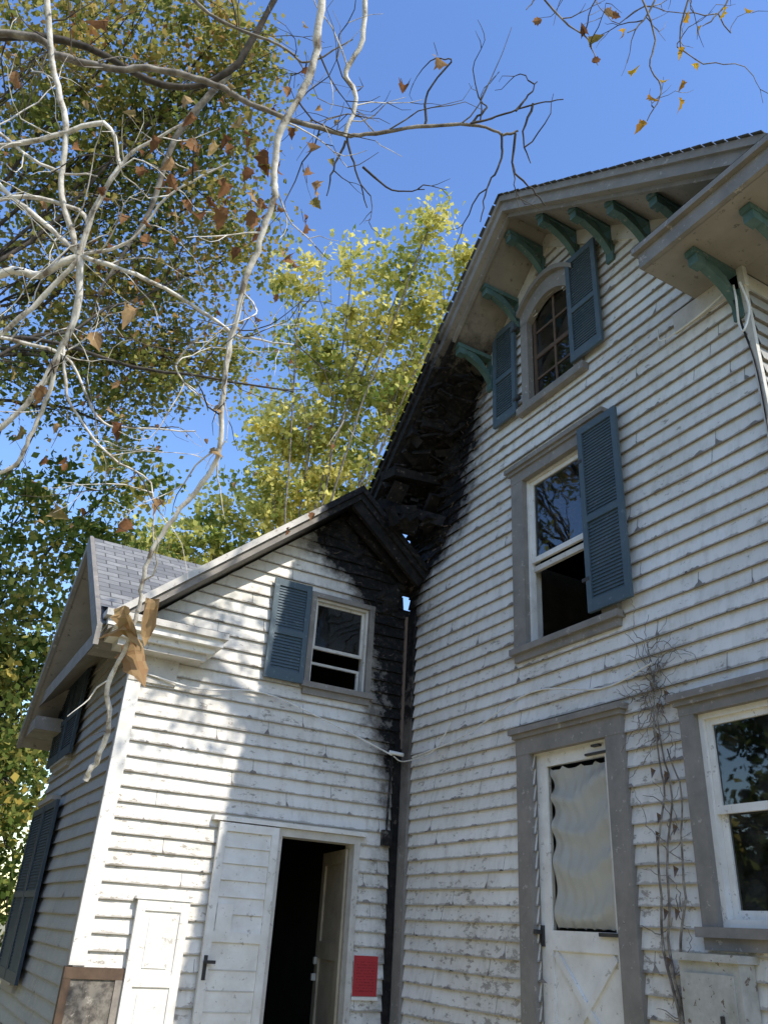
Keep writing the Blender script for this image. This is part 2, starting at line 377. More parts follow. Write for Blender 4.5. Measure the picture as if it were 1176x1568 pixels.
def sash(mb,fr,s0,s1,z0,z1,o,mun=0,mat='white',t=.045,gl='glass',hm=0):
    mb.box(fr,s0,s0+t,z0,z1,o-.03,o,mat);mb.box(fr,s1-t,s1,z0,z1,o-.03,o,mat)
    mb.box(fr,s0+t,s1-t,z1-t*.9,z1,o-.03,o-.001,mat);mb.box(fr,s0+t,s1-t,z0,z0+t*1.1,o-.03,o-.001,mat)
    if gl: mb.poly([fr(s0+t,z0+t,o-.015),fr(s1-t,z0+t,o-.015),fr(s1-t,z1-t,o-.015),fr(s0+t,z1-t,o-.015)],gl)
wi=MB()
casing(tr,FM,2.10,3.03,3.89,5.55,.17,.14,burn=nob)
wi.box(FM,2.10,2.125,3.89,5.55,-.06,.0,'white'); wi.box(FM,3.005,3.03,3.89,5.55,-.06,.0,'white'); wi.box(FM,2.125,3.005,3.89,3.915,-.06,.01,'white'); wi.box(FM,2.125,3.005,5.525,5.55,-.06,.0,'offwhite')
sash(wi,FM,2.126,3.004,4.68,5.525,-.02,0)
wi.box(FM,2.126,3.004,4.60,4.65,-.075,-.04,'offwhite')
wi.box(FM,2.3,2.33,3.6,4.6,-.9,-.87,'beige'); wi.box(FM,2.2,3.0,3.75,3.8,-1.2,-1.1,'offwhite')
casing(tr,FM,2.10,2.97,.7,2.97,.17,.17,sill=False,burn=nob)
dr=MB()
def door_slab():
    s0,s1,z0,z1=2.105,2.965,.75,2.965
    dr.box(FM,s0,2.225,z0,z1,-.06,-.015,'white');dr.box(FM,2.885,s1,z0,z1,-.06,-.015,'white')
    dr.box(FM,2.225,2.885,2.86,z1,-.06,-.016,'white');dr.box(FM,2.225,2.885,1.56,1.69,-.06,-.016,'white');dr.box(FM,2.225,2.885,z0,.87,-.06,-.016,'white')
    dr.box(FM,2.225,2.885,.87,1.56,-.06,-.035,'white')
    for i,(a,b) in enumerate((((2.25,.89),(2.86,1.54)),((2.25,1.54),(2.86,.89)))):
        dr.beam(FM(a[0],a[1],-.030-.003*i),FM(b[0],b[1],-.030-.003*i),.03,.05,'white')
    nx,nz=44,100
    def cp(i,j):
        s=2.230+.65*i/nx; z=1.70+1.14*j/nz
        sc=.03*abs(math.sin(i/nx*math.pi*4))
        fold=z*24+1.8*math.sin(s*5+z)+noise.noise(Vector((s*2.5,z*2,1)))*2.8+2.4*abs(s-2.56)
        d=-.085+.045*(.5+.5*math.sin(fold))**1.3+.010*noise.noise(Vector((s*7,z*8,2)))+.006*math.sin(s*60+z*3)
        if j==nz: z-=sc-.01
        if j==0: z+=.02*abs(math.sin(i/nx*math.pi*7))
        return FM(s,z,min(d,-.036))
    for i in range(nx):
        for j in range(nz): dr.poly([cp(i,j),cp(i+1,j),cp(i+1,j+1),cp(i,j+1)],'curtain')
    dr.poly([FM(2.225,1.69,-.033),FM(2.885,1.69,-.033),FM(2.885,2.86,-.033),FM(2.225,2.86,-.033)],'glass_clear')
    dr.box(FM,2.74,2.975,1.663,1.687,-.015,.012,'iron')
    dr.box(FM,2.78,2.86,2.93,2.945,-.015,.02,'iron'); dr.box(FM,2.70,2.93,2.875,2.89,-.015,.012,'iron')
    dr.box(FM,2.115,2.145,1.58,1.72,-.015,.005,'iron'); dr.box(FM,2.10,2.13,1.66,1.69,-.0,.06,'iron')
door_slab(); dr.build('storm_door',house)
casing(tr,FM,3.79,4.52,1.74,2.99,.12,.10,burn=nob)
wi.box(FM,3.79,3.825,1.74,2.99,-.05,.012,'white'); wi.box(FM,3.825,4.52,1.74,1.785,-.05,.014,'white'); wi.box(FM,3.825,4.52,2.955,2.99,-.05,.012,'white')
sash(wi,FM,3.826,4.52,2.37,2.955,-.012,gl='glass_low'); sash(wi,FM,3.826,4.52,1.786,2.42,-.045,gl='glass_low')
def arch(s,rise,z0,hw): 
    t=(s-2.565)/hw; return z0+rise*(1-t*t)
tr.box(FM,2.13,2.24,6.37,7.42,-.02,.05,'trim'); tr.box(FM,2.89,3.0,6.37,7.42,-.02,.05,'trim')
tr.box(FM,2.08,3.05,6.29,6.37,-.02,.09,'trim')
n=16
for i in range(n):
    sa=2.13+.87*i/n; sb=2.13+.87*(i+1)/n
    for (ri,ro,o) in ((0,.15,.05),(.15,.21,.10)):
        lo=lambda s:(arch(s,.17,7.41,.325) if abs(s-2.565)<.325 else 7.41)+ri if ri==0 else arch(s,.24,7.40,.435)+.14
        hi=lambda s:arch(s,.24,7.40,.435)+(.14 if ri==0 else .20)
        A=(sa,lo(sa));B=(sb,lo(sb));C=(sb,hi(sb));D=(sa,hi(sa))
        tr.poly([FM(p[0],p[1],o) for p in (A,B,C,D)],'trim'); tr.poly([FM(A[0],A[1],o),FM(B[0],B[1],o),FM(B[0],B[1],-.03),FM(A[0],A[1],-.03)],'trim')
        tr.poly([FM(D[0],D[1],o),FM(C[0],C[1],o),FM(C[0],C[1],-.03),FM(D[0],D[1],-.03)],'trim')
AW='brownwood'
wi.box(FM,2.24,2.28,6.37,7.5,-.06,-.03,AW);wi.box(FM,2.85,2.89,6.37,7.5,-.06,-.03,AW);wi.box(FM,2.28,2.85,6.37,6.42,-.06,-.031,AW)
wi.box(FM,2.28,2.85,6.93,6.98,-.06,-.031,AW)
for c in (2.565,): wi.box(FM,c-.014,c+.014,6.42,7.6,-.055,-.034,AW)
wi.box(FM,2.28,2.85,7.26,7.285,-.053,-.036,AW); wi.box(FM,2.28,2.85,6.67,6.695,-.053,-.036,AW)
wi.poly([FM(2.28,6.42,-.045),FM(2.85,6.42,-.045),FM(2.85,7.62,-.045),FM(2.28,7.62,-.045)],'glass')
casing(tr,FL,-1.17,-.53,3.80,4.72,.06,.05,crown=False,o=.05,burn=lambda x,z:clampb(burnW(x,z)-1.2))
wi.box(FL,-1.17,-1.145,3.8,4.72,-.05,.01,'white');wi.box(FL,-.555,-.53,3.8,4.72,-.05,.01,'offwhite');wi.box(FL,-1.145,-.555,4.695,4.72,-.05,.01,'offwhite')
sash(wi,FL,-1.144,-.556,4.18,4.694,-.03,0,'offwhite',.03,'glass_dull'); sash(wi,FL,-1.144,-.556,3.81,4.05,-.065,0,'offwhite',.028,None)
for (a,b,c,d) in ((2.25,3.0,3.15,4.05),(2.4,3.1,1.0,2.6)):
    casing(tr,FS,a,b,c,d,.08,.08,mat='siding_side'); sash(wi,FS,a,b,c,(c+d)/2,-.03); sash(wi,FS,a,b,(c+d)/2,d,-.01)
wi.build('window_sashes',house)
sh=MB()
def shutter(fr,s0,s1,z0,z1,o=.06,mat='shutter'):
    t=.055; T=.032
    sh.box(fr,s0,s0+t,z0,z1,o,o+T,mat);sh.box(fr,s1-t,s1,z0,z1,o,o+T,mat)
    zm=z0+(z1-z0)*.47
    for a,b in ((z0,z0+.10),(z1-.07,z1),(zm-.03,zm+.03)): sh.box(fr,s0+t,s1-t,a,b,o+.001,o+T-.001,mat)
    for a,b in ((z0+.10,zm-.03),(zm+.03,z1-.07)):
        n=int((b-a)/.030); h=(b-a)/n
        for i in range(n):
            zz=a+i*h
            sh.poly([fr(s0+t,zz,o+T-.010),fr(s1-t,zz,o+T-.010),fr(s1-t,zz+h*1.15,o+.008),fr(s0+t,zz+h*1.15,o+.008)],mat)
            sh.poly([fr(s0+t,zz,o+T-.010),fr(s1-t,zz,o+T-.010),fr(s1-t,zz,o+.008),fr(s0+t,zz,o+.008)],mat)
    sh.poly([fr(s0+t,z0+.05,o+.001),fr(s1-t,z0+.05,o+.001),fr(s1-t,z1-.05,o+.001),fr(s0+t,z1-.05,o+.001)],mat)
shutter(FM,1.68,2.06,6.36,7.58,.05); shutter(FM,2.90,3.31,6.43,7.69,.06); shutter(FM,2.94,3.40,3.93,5.65,.08)
shutter(FL,-1.67,-1.25,3.76,4.80,.055)
for (a,b,c,d) in ((1.9,2.6,3.12,4.1),(2.63,3.35,3.12,4.1),(1.95,2.70,.97,2.65),(2.73,3.48,.97,2.65)): shutter(FS,a,b,c,d,.065,'shutter_side')
for z in (6.5,7.4): sh.box(FM,2.03,2.12,z,z+.03,.05,.09,'iron')
for z in (4.2,5.3): sh.box(FM,2.9,2.98,z,z+.03,.07,.117,'iron')
sh.build('window_shutters',house)
# ------------------------------------------------------------------ roofs
rf=MB()
def slab(p_ridge,p_eave,x0,x1,th,axis,burn=None,n=10,m=8,top='shingle',edge='trim',bot='soffit',crown='trim'):
    def P(h,z,e): return (e,h,z) if axis=='x' else (h,e,z)
    L=math.dist(p_ridge,p_eave)
    for i in range(n):
        a=i/n;b=(i+1)/n
        ha,za=[p_ridge[k]+(p_eave[k]-p_ridge[k])*a for k in (0,1)];hb_,zb=[p_ridge[k]+(p_eave[k]-p_ridge[k])*b for k in (0,1)]
        for j in range(m):
            e0=x0+(x1-x0)*(j/m)**2;e1=x0+(x1-x0)*((j+1)/m)**2
            q=[(ha,za,e0),(hb_,zb,e0),(hb_,zb,e1),(ha,za,e1)]
            bn=[burn(*P(h,z,e)) for h,z,e in q] if burn else None
            rf.poly([P(h,z,e) for h,z,e in q],top,[(e,L*t) for e,t in ((e0,a),(e0,b),(e1,b),(e1,a))],bn)
            rf.poly([P(h,z-th,e) for h,z,e in q],bot,None,bn)
        for e in (x0,x1):
            q=[P(ha,za-.002,e),P(hb_,zb-.002,e),P(hb_,zb-th,e),P(ha,za-th,e)]
            rf.poly(q,edge,None,[burn(*p) for p in q] if burn else None)
        d=-.03
        q=[P(ha,za+.005,x0+d),P(hb_,zb+.005,x0+d),P(hb_,zb-.075,x0+d),P(ha,za-.075,x0+d)]
        bb=[burn(*p) for p in q] if burn else None
        rf.poly(q,crown,None,bb)
        rf.poly([q[3],q[2],P(hb_,zb-.075,x0),P(ha,za-.075,x0)],edge,None,bb); rf.poly([q[0],q[1],P(hb_,zb+.005,x0),P(ha,za+.005,x0)],edge,None,bb)
    h,z=p_eave
    for j in range(m):
        e0=x0+(x1-x0)*(j/m)**2;e1=x0+(x1-x0)*((j+1)/m)**2
        q=[P(h,z,e0),P(h,z,e1),P(h,z-th,e1),P(h,z-th,e0)]
        rf.poly(q,edge,None,[burn(*p) for p in q] if burn else None)
def bM3(x,y,z): return clampb((1.4+y)/.3)
def bW3(x,y,z): return clampb((x+1.3)/.2)
slab((-2.6,8.58),(-.02,6.08),-.63,8.2,.2,'x',bM3,30)
slab((-2.6,8.58),(-5.45,6.42),-.63,8.2,.2,'x',None,14)
slab((-.89,6.01),(-3.25,3.975),-.35,3.7,.16,'y',bW3,24,8,'shingle','trim','soffit','offwhite')
slab((-.89,6.01),(-.0,5.24),-.35,3.7,.16,'y',bW3,8)
rr=random.Random(9)
def tabs(a,b,x,n,burnat):
    for i in range(n):
        t=i/n; p=[a[k]+(b[k]-a[k])*t for k in (0,1)]; q=[a[k]+(b[k]-a[k])*(t+.86/n) for k in (0,1)]
        o=rr.uniform(.0,.012)
        rf.hexa([(x-.05-o,p[0],p[1]+.008),(x+.2,p[0],p[1]+.008),(x+.2,q[0],q[1]+.012),(x-.05-o,q[0],q[1]+.012),(x-.05-o,p[0],p[1]+.016),(x+.2,p[0],p[1]+.016),(x+.2,q[0],q[1]+.022),(x-.05-o,q[0],q[1]+.022)],'shingle',1.8 if (burnat and t>burnat) else -4)
tabs((-2.6,8.58),(-5.45,6.42),-.63,32,None); tabs((-2.6,8.58),(-.02,6.08),-.63,30,.5)
for (a,b,bn) in (((-2.6,8.38),(-1.6,7.41),None),((-1.6,7.41),(-.1,5.96),1.8),((-2.6,8.38),(-5.4,6.26),None)):
    rf.hexa([(-.56,a[0],a[1]-.05),(-.52,a[0],a[1]-.05),(-.52,a[0],a[1]+.01),(-.56,a[0],a[1]+.01),(-.56,b[0],b[1]-.05),(-.52,b[0],b[1]-.05),(-.52,b[0],b[1]+.01),(-.56,b[0],b[1]+.01)],'trim',bn if bn else -4)
for (a,b,bn) in (((-2.6,8.33),(-1.5,7.28),-4),((-2.6,8.33),(-4.66,6.77),-4)):
    rf.hexa([(-.001,a[0],a[1]-.14),(-.04,a[0],a[1]-.14),(-.04,a[0],a[1]+.05),(-.001,a[0],a[1]+.05),(-.001,b[0],b[1]-.14),(-.04,b[0],b[1]-.14),(-.04,b[0],b[1]+.05),(-.001,b[0],b[1]+.05)],'offwhite',bn)
rf.box(FM,4.28,5.45,6.19,6.36,-.0,.64,'trim'); rf.box(FM,4.25,5.48,6.33,6.38,-.0,.68,'trim')
rf.poly([FM(4.285,6.186,0.0),FM(5.45,6.186,0.0),FM(5.45,6.186,.60),FM(4.285,6.186,.60)],'soffit')
rf.poly([FM(4.25,6.384,.68),FM(5.48,6.384,.68),FM(5.48,6.62,.0),FM(4.25,6.62,.0)],'shingle'); rf.poly([FM(4.25,6.384,.68),FM(4.25,6.384,0),FM(4.25,6.62,.0)],'trim')
rf.box(FM,4.05,4.72,6.0,6.185,.0,.045,'offwhite')
rf.box(lambda s,z,o:(s,-4.68-o,z),0.01,8,6.195,6.355,.0,.765,'soffit')
rf.box(FL,-3.26,-2.2,3.86,3.93,-.0,.36,'white'); rf.box(FL,-3.29,-2.17,3.93,3.99,0,.40,'offwhite'); rf.box(FL,-3.2,-2.25,3.80,3.86,0,.29,'white'); rf.box(FL,-3.12,-2.31,3.735,3.80,0,.24,'offwhite'); rf.box(FL,-2.93,-2.5,3.5,3.735,0,.05,'offwhite')
rf.poly([FL(-3.29,3.994,.40),FL(-2.17,3.994,.40),FL(-2.17,4.13,0),FL(-3.29,4.13,0)],'shingle'); rf.poly([FL(-2.17,3.994,.40),FL(-2.17,3.994,0),FL(-2.17,4.13,0)],'offwhite')
rf.box(lambda s,z,o:(-2.9-o,s,z),.0,.55,3.81,3.95,0,.34,'trim')
rf.box(lambda s,z,o:(-2.9-o,s,z),2.95,3.75,3.5,3.65,0,.38,'trim')
ap=(1.62,5.45)
sg=[(-3.32,-.36,3.83),(-3.32,ap[0],ap[1]),(-1.55,ap[0],ap[1])]
rf.poly(sg,'shingle',[(p[0],math.hypot(p[1]-ap[0],p[2]-ap[1])) for p in sg]); 
rf.poly([(-3.32,-.0,3.98),(-3.32,ap[0],ap[1]-.15),(-2.9,ap[0],ap[1]-.15),(-2.9,-.0,3.98)],'soffit')
sg=[(-3.32,3.76,3.55),(-3.32,ap[0],ap[1]),(-1.0,ap[0],ap[1]),(-1.0,3.76,3.55)]
rf.poly(sg,'shingle',[(p[0],math.hypot(p[1]-ap[0],p[2]-ap[1])) for p in sg]); rf.poly([(p[0],p[1],p[2]-.15) for p in sg],'soffit')
for (a,b) in (((-.36,3.83),ap),(ap,(3.76,3.55))):
    rf.hexa([(-3.345,a[0],a[1]-.17),(-3.30,a[0],a[1]-.17),(-3.30,a[0],a[1]+.012),(-3.345,a[0],a[1]+.012),(-3.345,b[0],b[1]-.17),(-3.30,b[0],b[1]-.17),(-3.30,b[0],b[1]+.012),(-3.345,b[0],b[1]+.012)],'trim',-4)
rf.build('roof_and_cornices',house)
tr.build('trim_boards',house)
bk=MB()
def bracket(u,zt,L=.42,H=.30):
    prof=[]; n=12
    for i in range(n+1):
        t=i/n; prof.append((.03+L*t,-.05-H*(1-t)**1.7+.02*math.sin(t*math.pi*2)))
    w=.032
    for i in range(n):
        (o0,z0),(o1,z1)=prof[i],prof[i+1]
        th0=.065+.05*(i/n<.15)+.035*math.sin(i/n*math.pi);th1=.065+.035*math.sin((i+1)/n*math.pi)
        a=[(u-w,zt+z0,o0),(u+w,zt+z0,o0),(u+w,zt+z1,o1),(u-w,zt+z1,o1)]
        b=[(u-w,min(zt,zt+z0+th0),o0),(u+w,min(zt,zt+z0+th0),o0),(u+w,min(zt,zt+z1+th1),o1),(u-w,min(zt,zt+z1+th1),o1)]
        bk.hexa([FM(*p) for p in a]+[FM(*p) for p in b],'bracket')
    bk.box(FM,u-.045,u+.045,zt-.03,zt+.02,.0,L+.07,'bracket')
    bk.box(FM,u-.045,u+.045,zt-H-.12,zt-.02,.0,.045,'bracket')
    bk.box(FM,u-.04,u+.04,zt-.11,zt-.03,L-.04,L+.05,'bracket')
for u in (1.57,2.06,2.49,3.0,3.45,3.9,4.35): bracket(u,mroof(u)-.235)
for u in (4.62,5.10): bracket(u,6.16)
bk.build('eave_brackets',house)
# ------------------------------------------------------------------ charred structure
ch=MB(); rd=random.Random(5)
def rbox(c,s,mat='char',j=.25,rot=.35):
    c=Vector(c); v=[]
    R=Matrix.Rotation(rd.gauss(0,rot),3,'X')@Matrix.Rotation(rd.gauss(0,rot*.6),3,'Y')@Matrix.Rotation(rd.gauss(0,rot*.6),3,'Z')
    for dz in (-1,1):
        for dx,dy in ((-1,-1),(1,-1),(1,1),(-1,1)):
            v.append(c+R@Vector((dx*s[0],dy*s[1],dz*s[2]))+Vector([rd.uniform(-j,j)*min(s) for _ in range(3)]))
    ch.hexa(v,mat)
def crust(fr,s0,s1,z0,z1,bf,top,step=.035,thr=1.15):
    ns=int((s1-s0)/step);nz=int((z1-z0)/step)
    def pt(i,j):
        s=s0+(s1-s0)*i/ns;z=z0+(z1-z0)*j/nz
        n1=noise.noise(Vector((s*3,z*3,4)));n2=noise.noise(Vector((s*11,z*14,8)));n3=noise.noise(Vector((s*28,z*28,2)))
        b=bf(s,z)+n1*1.9+n2*1.1
        if abs(s)<.16 and 4.78<z<5.04: b=-1
        o=.010+.035*min(1.2,max(0,b-thr))+.03*n1+.022*n2+.010*n3
        return (s,z,o if b>thr else -.03),b
    for i in range(ns):
        for j in range(nz):
            q=[pt(i,j),pt(i+1,j),pt(i+1,j+1),pt(i,j+1)]
            if max(x[1] for x in q)<thr: continue
            if any(x[0][1]>top(x[0][0]) for x in q): continue
            ch.poly([fr(*x[0]) for x in q],'char')
crust(FM,.0,1.5,4.85,7.2,burnM,lambda u:mroof(u)-.2)
crust(FL,-1.5,-.0,3.0,5.8,burnW,lambda x:wroof(x)-.16,.035,1.5)
for i in range(20):
    u=rd.uniform(.02,1.0); z=rd.uniform(5.3,7.0)
    if z>mroof(u)-.3 or burnM(u,z)<.9: continue
    rbox((-rd.uniform(.02,.08),-u,z),(rd.uniform(.01,.025),rd.uniform(.03,.12),rd.uniform(.008,.02)))
for i in range(200):
    if rd.random()<.6:
        z=rd.uniform(5.0,7.0); u=lin(z,BM)+rd.gauss(-.14,.09); f=FM; s=u
        if z>mroof(u)-.25 or u<.1: continue
    else:
        z=rd.uniform(3.1,5.4); s=lin(z,BW)+rd.gauss(.08,.07); f=FL
        if s>-.12 or z>wroof(s)-.2: continue
    a=rd.uniform(0,6.28); l=rd.uniform(.03,.10)
    p=Vector(f(s,z,.035)); q=Vector(f(s+l*math.cos(a),z+l*math.sin(a),rd.uniform(.03,.07))); m=(p+q)/2+Vector([rd.gauss(0,.012) for _ in range(3)])
    ch.tube([p,m,q],rd.uniform(.003,.007),.002,'char' if rd.random()<.8 else 'rust',4)
for i in range(4):
    z=5.75+i*.3; u1=min(1.0,.6+i*.12); ch.beam((-.06,-.0,z),(-.06,-u1+rd.uniform(-.1,.1),z+rd.uniform(-.12,.1)),.03,.06,'char')
for i in range(80):
    t=rd.random(); u=.05+1.35*t; zt=mroof(u)-.24
    rbox((-rd.uniform(.06,.55),-u,zt-rd.uniform(0,.2)*(1-.7*t)),(rd.uniform(.03,.14),rd.uniform(.02,.06),rd.uniform(.006,.02)),'char',.25,.6)
for i in range(22):
    u=rd.uniform(.0,.7); z=rd.uniform(5.65,6.05)
    rbox((-rd.uniform(.05,.6),-u,z),(rd.uniform(.03,.12),rd.uniform(.03,.12),rd.uniform(.01,.04)),'char',.3,.7)
rbox((-.30,-.72,6.62),(.30,.10,.05),'char',.2,.1); rbox((-.28,-.95,6.72),(.24,.05,.07),'char',.2,.1); rbox((-.32,-.45,6.25),(.32,.16,.05),'char',.2,.1)
ch.beam((-.95,-.30,5.82),(-.05,-.28,5.08),.05,.13,'char'); ch.beam((-.9,-.12,5.72),(-.12,-.1,5.14),.05,.11,'char'); ch.beam((-.55,-.33,5.62),(-.14,-.1,5.28),.05,.1,'char')
ch.beam((-.63,-.02,6.1),(-.05,-.02,6.0),.12,.16,'char'); ch.beam((-.62,-.1,6.02),(-.05,-.75,5.65),.04,.12,'char')
ch.build('charred_timbers',house)
# ------------------------------------------------------------------ wing door, storm door, panel
wd=MB()
casing(wd,FL,-1.28,-.53,.6,2.34,.06,.07,sill=False,crown=False,mat='offwhite',o=.05)
wd.box(FL,-1.96,-.42,2.412,2.45,0,.09,'white')
p0=Vector((-.545,.05,0));p1=Vector((-.43,.78,0))
def dq(t0,t1,z0,z1,off,mat):
    d=(p1-p0); nrm=Vector((-d.y,d.x,0)).normalized()
    a=p0+d*t0;b=p0+d*t1
    wd.hexa([a+nrm*off+Vector((0,0,z0)),b+nrm*off+Vector((0,0,z0)),b-nrm*.02+Vector((0,0,z0)),a-nrm*.02+Vector((0,0,z0)),a+nrm*off+Vector((0,0,z1)),b+nrm*off+Vector((0,0,z1)),b-nrm*.02+Vector((0,0,z1)),a-nrm*.02+Vector((0,0,z1))],mat)
dq(0,1,.6,2.3,.0,'beige'); dq(.0,.14,.6,2.3,.02,'beige'); dq(.86,1,.6,2.3,.02,'beige'); dq(.14,.86,2.18,2.3,.019,'beige'); dq(.14,.86,1.35,1.5,.019,'beige')
dq(.90,.95,1.3,1.36,.05,'metal_box'); dq(.90,.95,1.16,1.22,.06,'metal_box')
wd.build('wing_entry_door',house)
sd=MB()
o=.055
a,b=-1.90,-1.33
sd.box(FL,a,a+.07,.6,2.40,o,o+.035,'white');sd.box(FL,b-.07,b,.6,2.40,o,o+.035,'white');sd.box(FL,a+.07,b-.07,2.33,2.40,o,o+.034,'white');sd.box(FL,a+.07,b-.07,1.46,1.54,o,o+.034,'white');sd.box(FL,a+.07,b-.07,.6,.75,o,o+.034,'white')
sd.box(FL,a+.07,b-.07,.75,1.46,o+.005,o+.015,'white')
for z in (.95,1.1,1.25): sd.box(FL,a+.07,b-.07,z,z+.01,o+.015,o+.02,'offwhite')
for i in range(6):
    z=1.54+i*.132
    sd.hexa([FL(a+.07,z,o+.024),FL(b-.07,z,o+.024),FL(b-.07,z,o+.0),FL(a+.07,z,o+.0),FL(a+.07,z+.131,o+.008),FL(b-.07,z+.131,o+.008),FL(b-.07,z+.131,o+.0),FL(a+.07,z+.131,o+.0)],'white')
sd.box(FL,a+.08,a+.22,1.54,1.75,o+.025,o+.032,'white')
sd.box(FL,a+.02,a+.05,1.18,1.36,o+.035,o+.045,'iron'); sd.box(FL,a+.01,a+.11,1.30,1.325,o+.06,o+.08,'iron'); sd.box(FL,a+.02,a+.04,1.30,1.325,o+.035,o+.06,'iron')
sd.build('open_storm_door',house)
pn=MB()
a,b=-2.5,-2.06
pn.box(FL,a,b,.6,1.74,.055,.075,'white'); 
for (c,d) in ((a,a+.07),(b-.07,b)): pn.box(FL,c,d,.6,1.74,.0751,.09,'white')
for (c,d) in ((.6,.7),(1.12,1.2),(1.66,1.74)): pn.box(FL,a+.07,b-.07,c,d,.0751,.089,'white')
pn.box(FL,a-.02,b+.02,1.742,1.765,.03,.10,'white')
pn.box(FL,a+.12,b-.12,.76,1.07,.0751,.083,'white');pn.box(FL,a+.12,b-.12,1.25,1.61,.0751,.083,'white')
pn.build('panelled_shutter_door')
nb=MB()
nb.poly([FL(-.45,1.09,.036),FL(-.2,1.09,.036),FL(-.2,1.41,.036),FL(-.45,1.41,.036)],'notice',[(0,0),(1,0),(1,1),(0,1)])
nb.box(FL,-.452,-.198,1.088,1.412,.03,.034,'white')
nb.box(FL,-.46,-.19,1.06,1.086,.0,.045,'white')
nb.build('red_notice_sign')
me_=MB()
me_.box(FM,3.56,3.98,.8,1.56,.03,.16,'metal_box'); me_.box(FM,3.54,4.0,1.56,1.60,.0,.19,'metal_box'); me_.box(FM,3.60,3.94,.9,1.5,.1601,.175,'metal_box'); me_.box(FM,3.84,3.86,1.1,1.3,.175,.19,'iron')
me_.build('electric_meter_box')
cb=MB()
def spline(pts,k=5,jit=0):
    P=[Vector(p) for p in pts]; out=[]
    Q=[P[0]*2-P[1]]+P+[P[-1]*2-P[-2]]
    for i in range(1,len(Q)-2):
        for j in range(k):
            t=j/k; a,b,c,d=Q[i-1],Q[i],Q[i+1],Q[i+2]
            v=.5*((2*b)+(c-a)*t+(2*a-5*b+4*c-d)*t*t+(-a+3*b-3*c+d)*t**3)
            if jit: v=v+Vector([random.gauss(0,jit) for _ in range(3)])
            out.append(v)
    out.append(P[-1]); return out
cb.tube(spline([FL(-2.85,3.58,.06),FL(-2.3,3.52,.08),FL(-1.64,3.60,.06),FL(-.9,3.42,.09),FL(-.17,3.22,.06)]),.009,.009,'white',5)
cb.tube(spline([FL(-.17,3.22,.06),FM(.15,3.16,.08),FM(.7,3.2,.07),FM(.95,3.42,.06)]),.007,.007,'white',5)
cb.tube(spline([FM(3.5,3.4,.07),FM(3.0,3.32,.08),FM(2.2,3.45,.10),FM(1.2,3.25,.08),FM(.3,3.18,.08)],6),.007,.007,'white',5)
cb.tube([FL(-.17,3.22,.06),FL(-.18,2.9,.05),FL(-.19,2.5,.05)],.012,.012,'offwhite',6); cb.box(FL,-.24,-.14,2.36,2.5,.03,.08,'offwhite')
cb.tube([FL(-.20,3.25,.05),FL(-.10,3.22,.16)],.02,.02,'white',8)
cb.tube(spline([(-.08,-4.62,6.0),(-.08,-4.66,5.6),(-.07,-4.70,5.2),(-.08,-4.70,4.4),(-.07,-4.70,3.2)]),.008,.008,'offwhite',6)
cb.tube(spline([(-.10,-4.66,6.0),(-.16,-4.70,5.8),(-.12,-4.66,5.62),(-.17,-4.72,5.5),(-.12,-4.76,5.7),(-.14,-4.74,5.95)]),.008,.008,'white',6)
cb.tube(spline([FM(4.6,6.02,.08),FM(4.3,5.96,.09),FM(3.95,5.98,.08),FM(3.9,6.14,.06)]),.007,.007,'white',5)
cb.tube([FM(.02,z,.045) for z in (3.3,4.0,4.75)],.028,.028,'rust',8)
cb.build('utility_cable',None,True,False)
vn=MB()
def wander(s,z,ds,dz,n,step,o=.045):
    pts=[];rr=random.Random(int(s*1000+z*77+n))
    ang=math.atan2(dz,ds)
    for i in range(n):
        pts.append(FM(s,z,o+rr.uniform(-.008,.02))); ang+=rr.uniform(-.45,.45); s+=math.cos(ang)*step; z+=math.sin(ang)*step
    return pts
for s0,zt in ((3.46,3.38),(3.54,2.9),(3.41,3.3)): vn.tube(spline([FM(s0+.06*math.sin(z*3.1+s0*9)+.02*math.sin(z*11),z,.05+.01*math.sin(z*7)) for z in [1.0+.3*i for i in range(9) if 1.0+.3*i<zt]],4,.003),.011,.005,'bark_grey',5)
rr=random.Random(3)
for i in range(75):
    z=rr.choice([rr.uniform(1.1,3.2),rr.gauss(3.25,.12),rr.gauss(3.25,.12)]); a=rr.uniform(0,6.28)
    vn.tube(wander(3.47+rr.uniform(-.06,.08),z,math.cos(a),math.sin(a),rr.randint(6,19),.026),.0036,.0018,'bark_grey',4)
for i in range(16):
    s=3.49+rr.uniform(-.12,.12);z=rr.uniform(1.3,3.3);w=.025
    vn.poly([FM(s,z,.07),FM(s+w,z-.02,.05),FM(s+.005,z-.075,.075),FM(s-w*.7,z-.03,.05)],'rust')
vn.build('dead_ivy_vine')
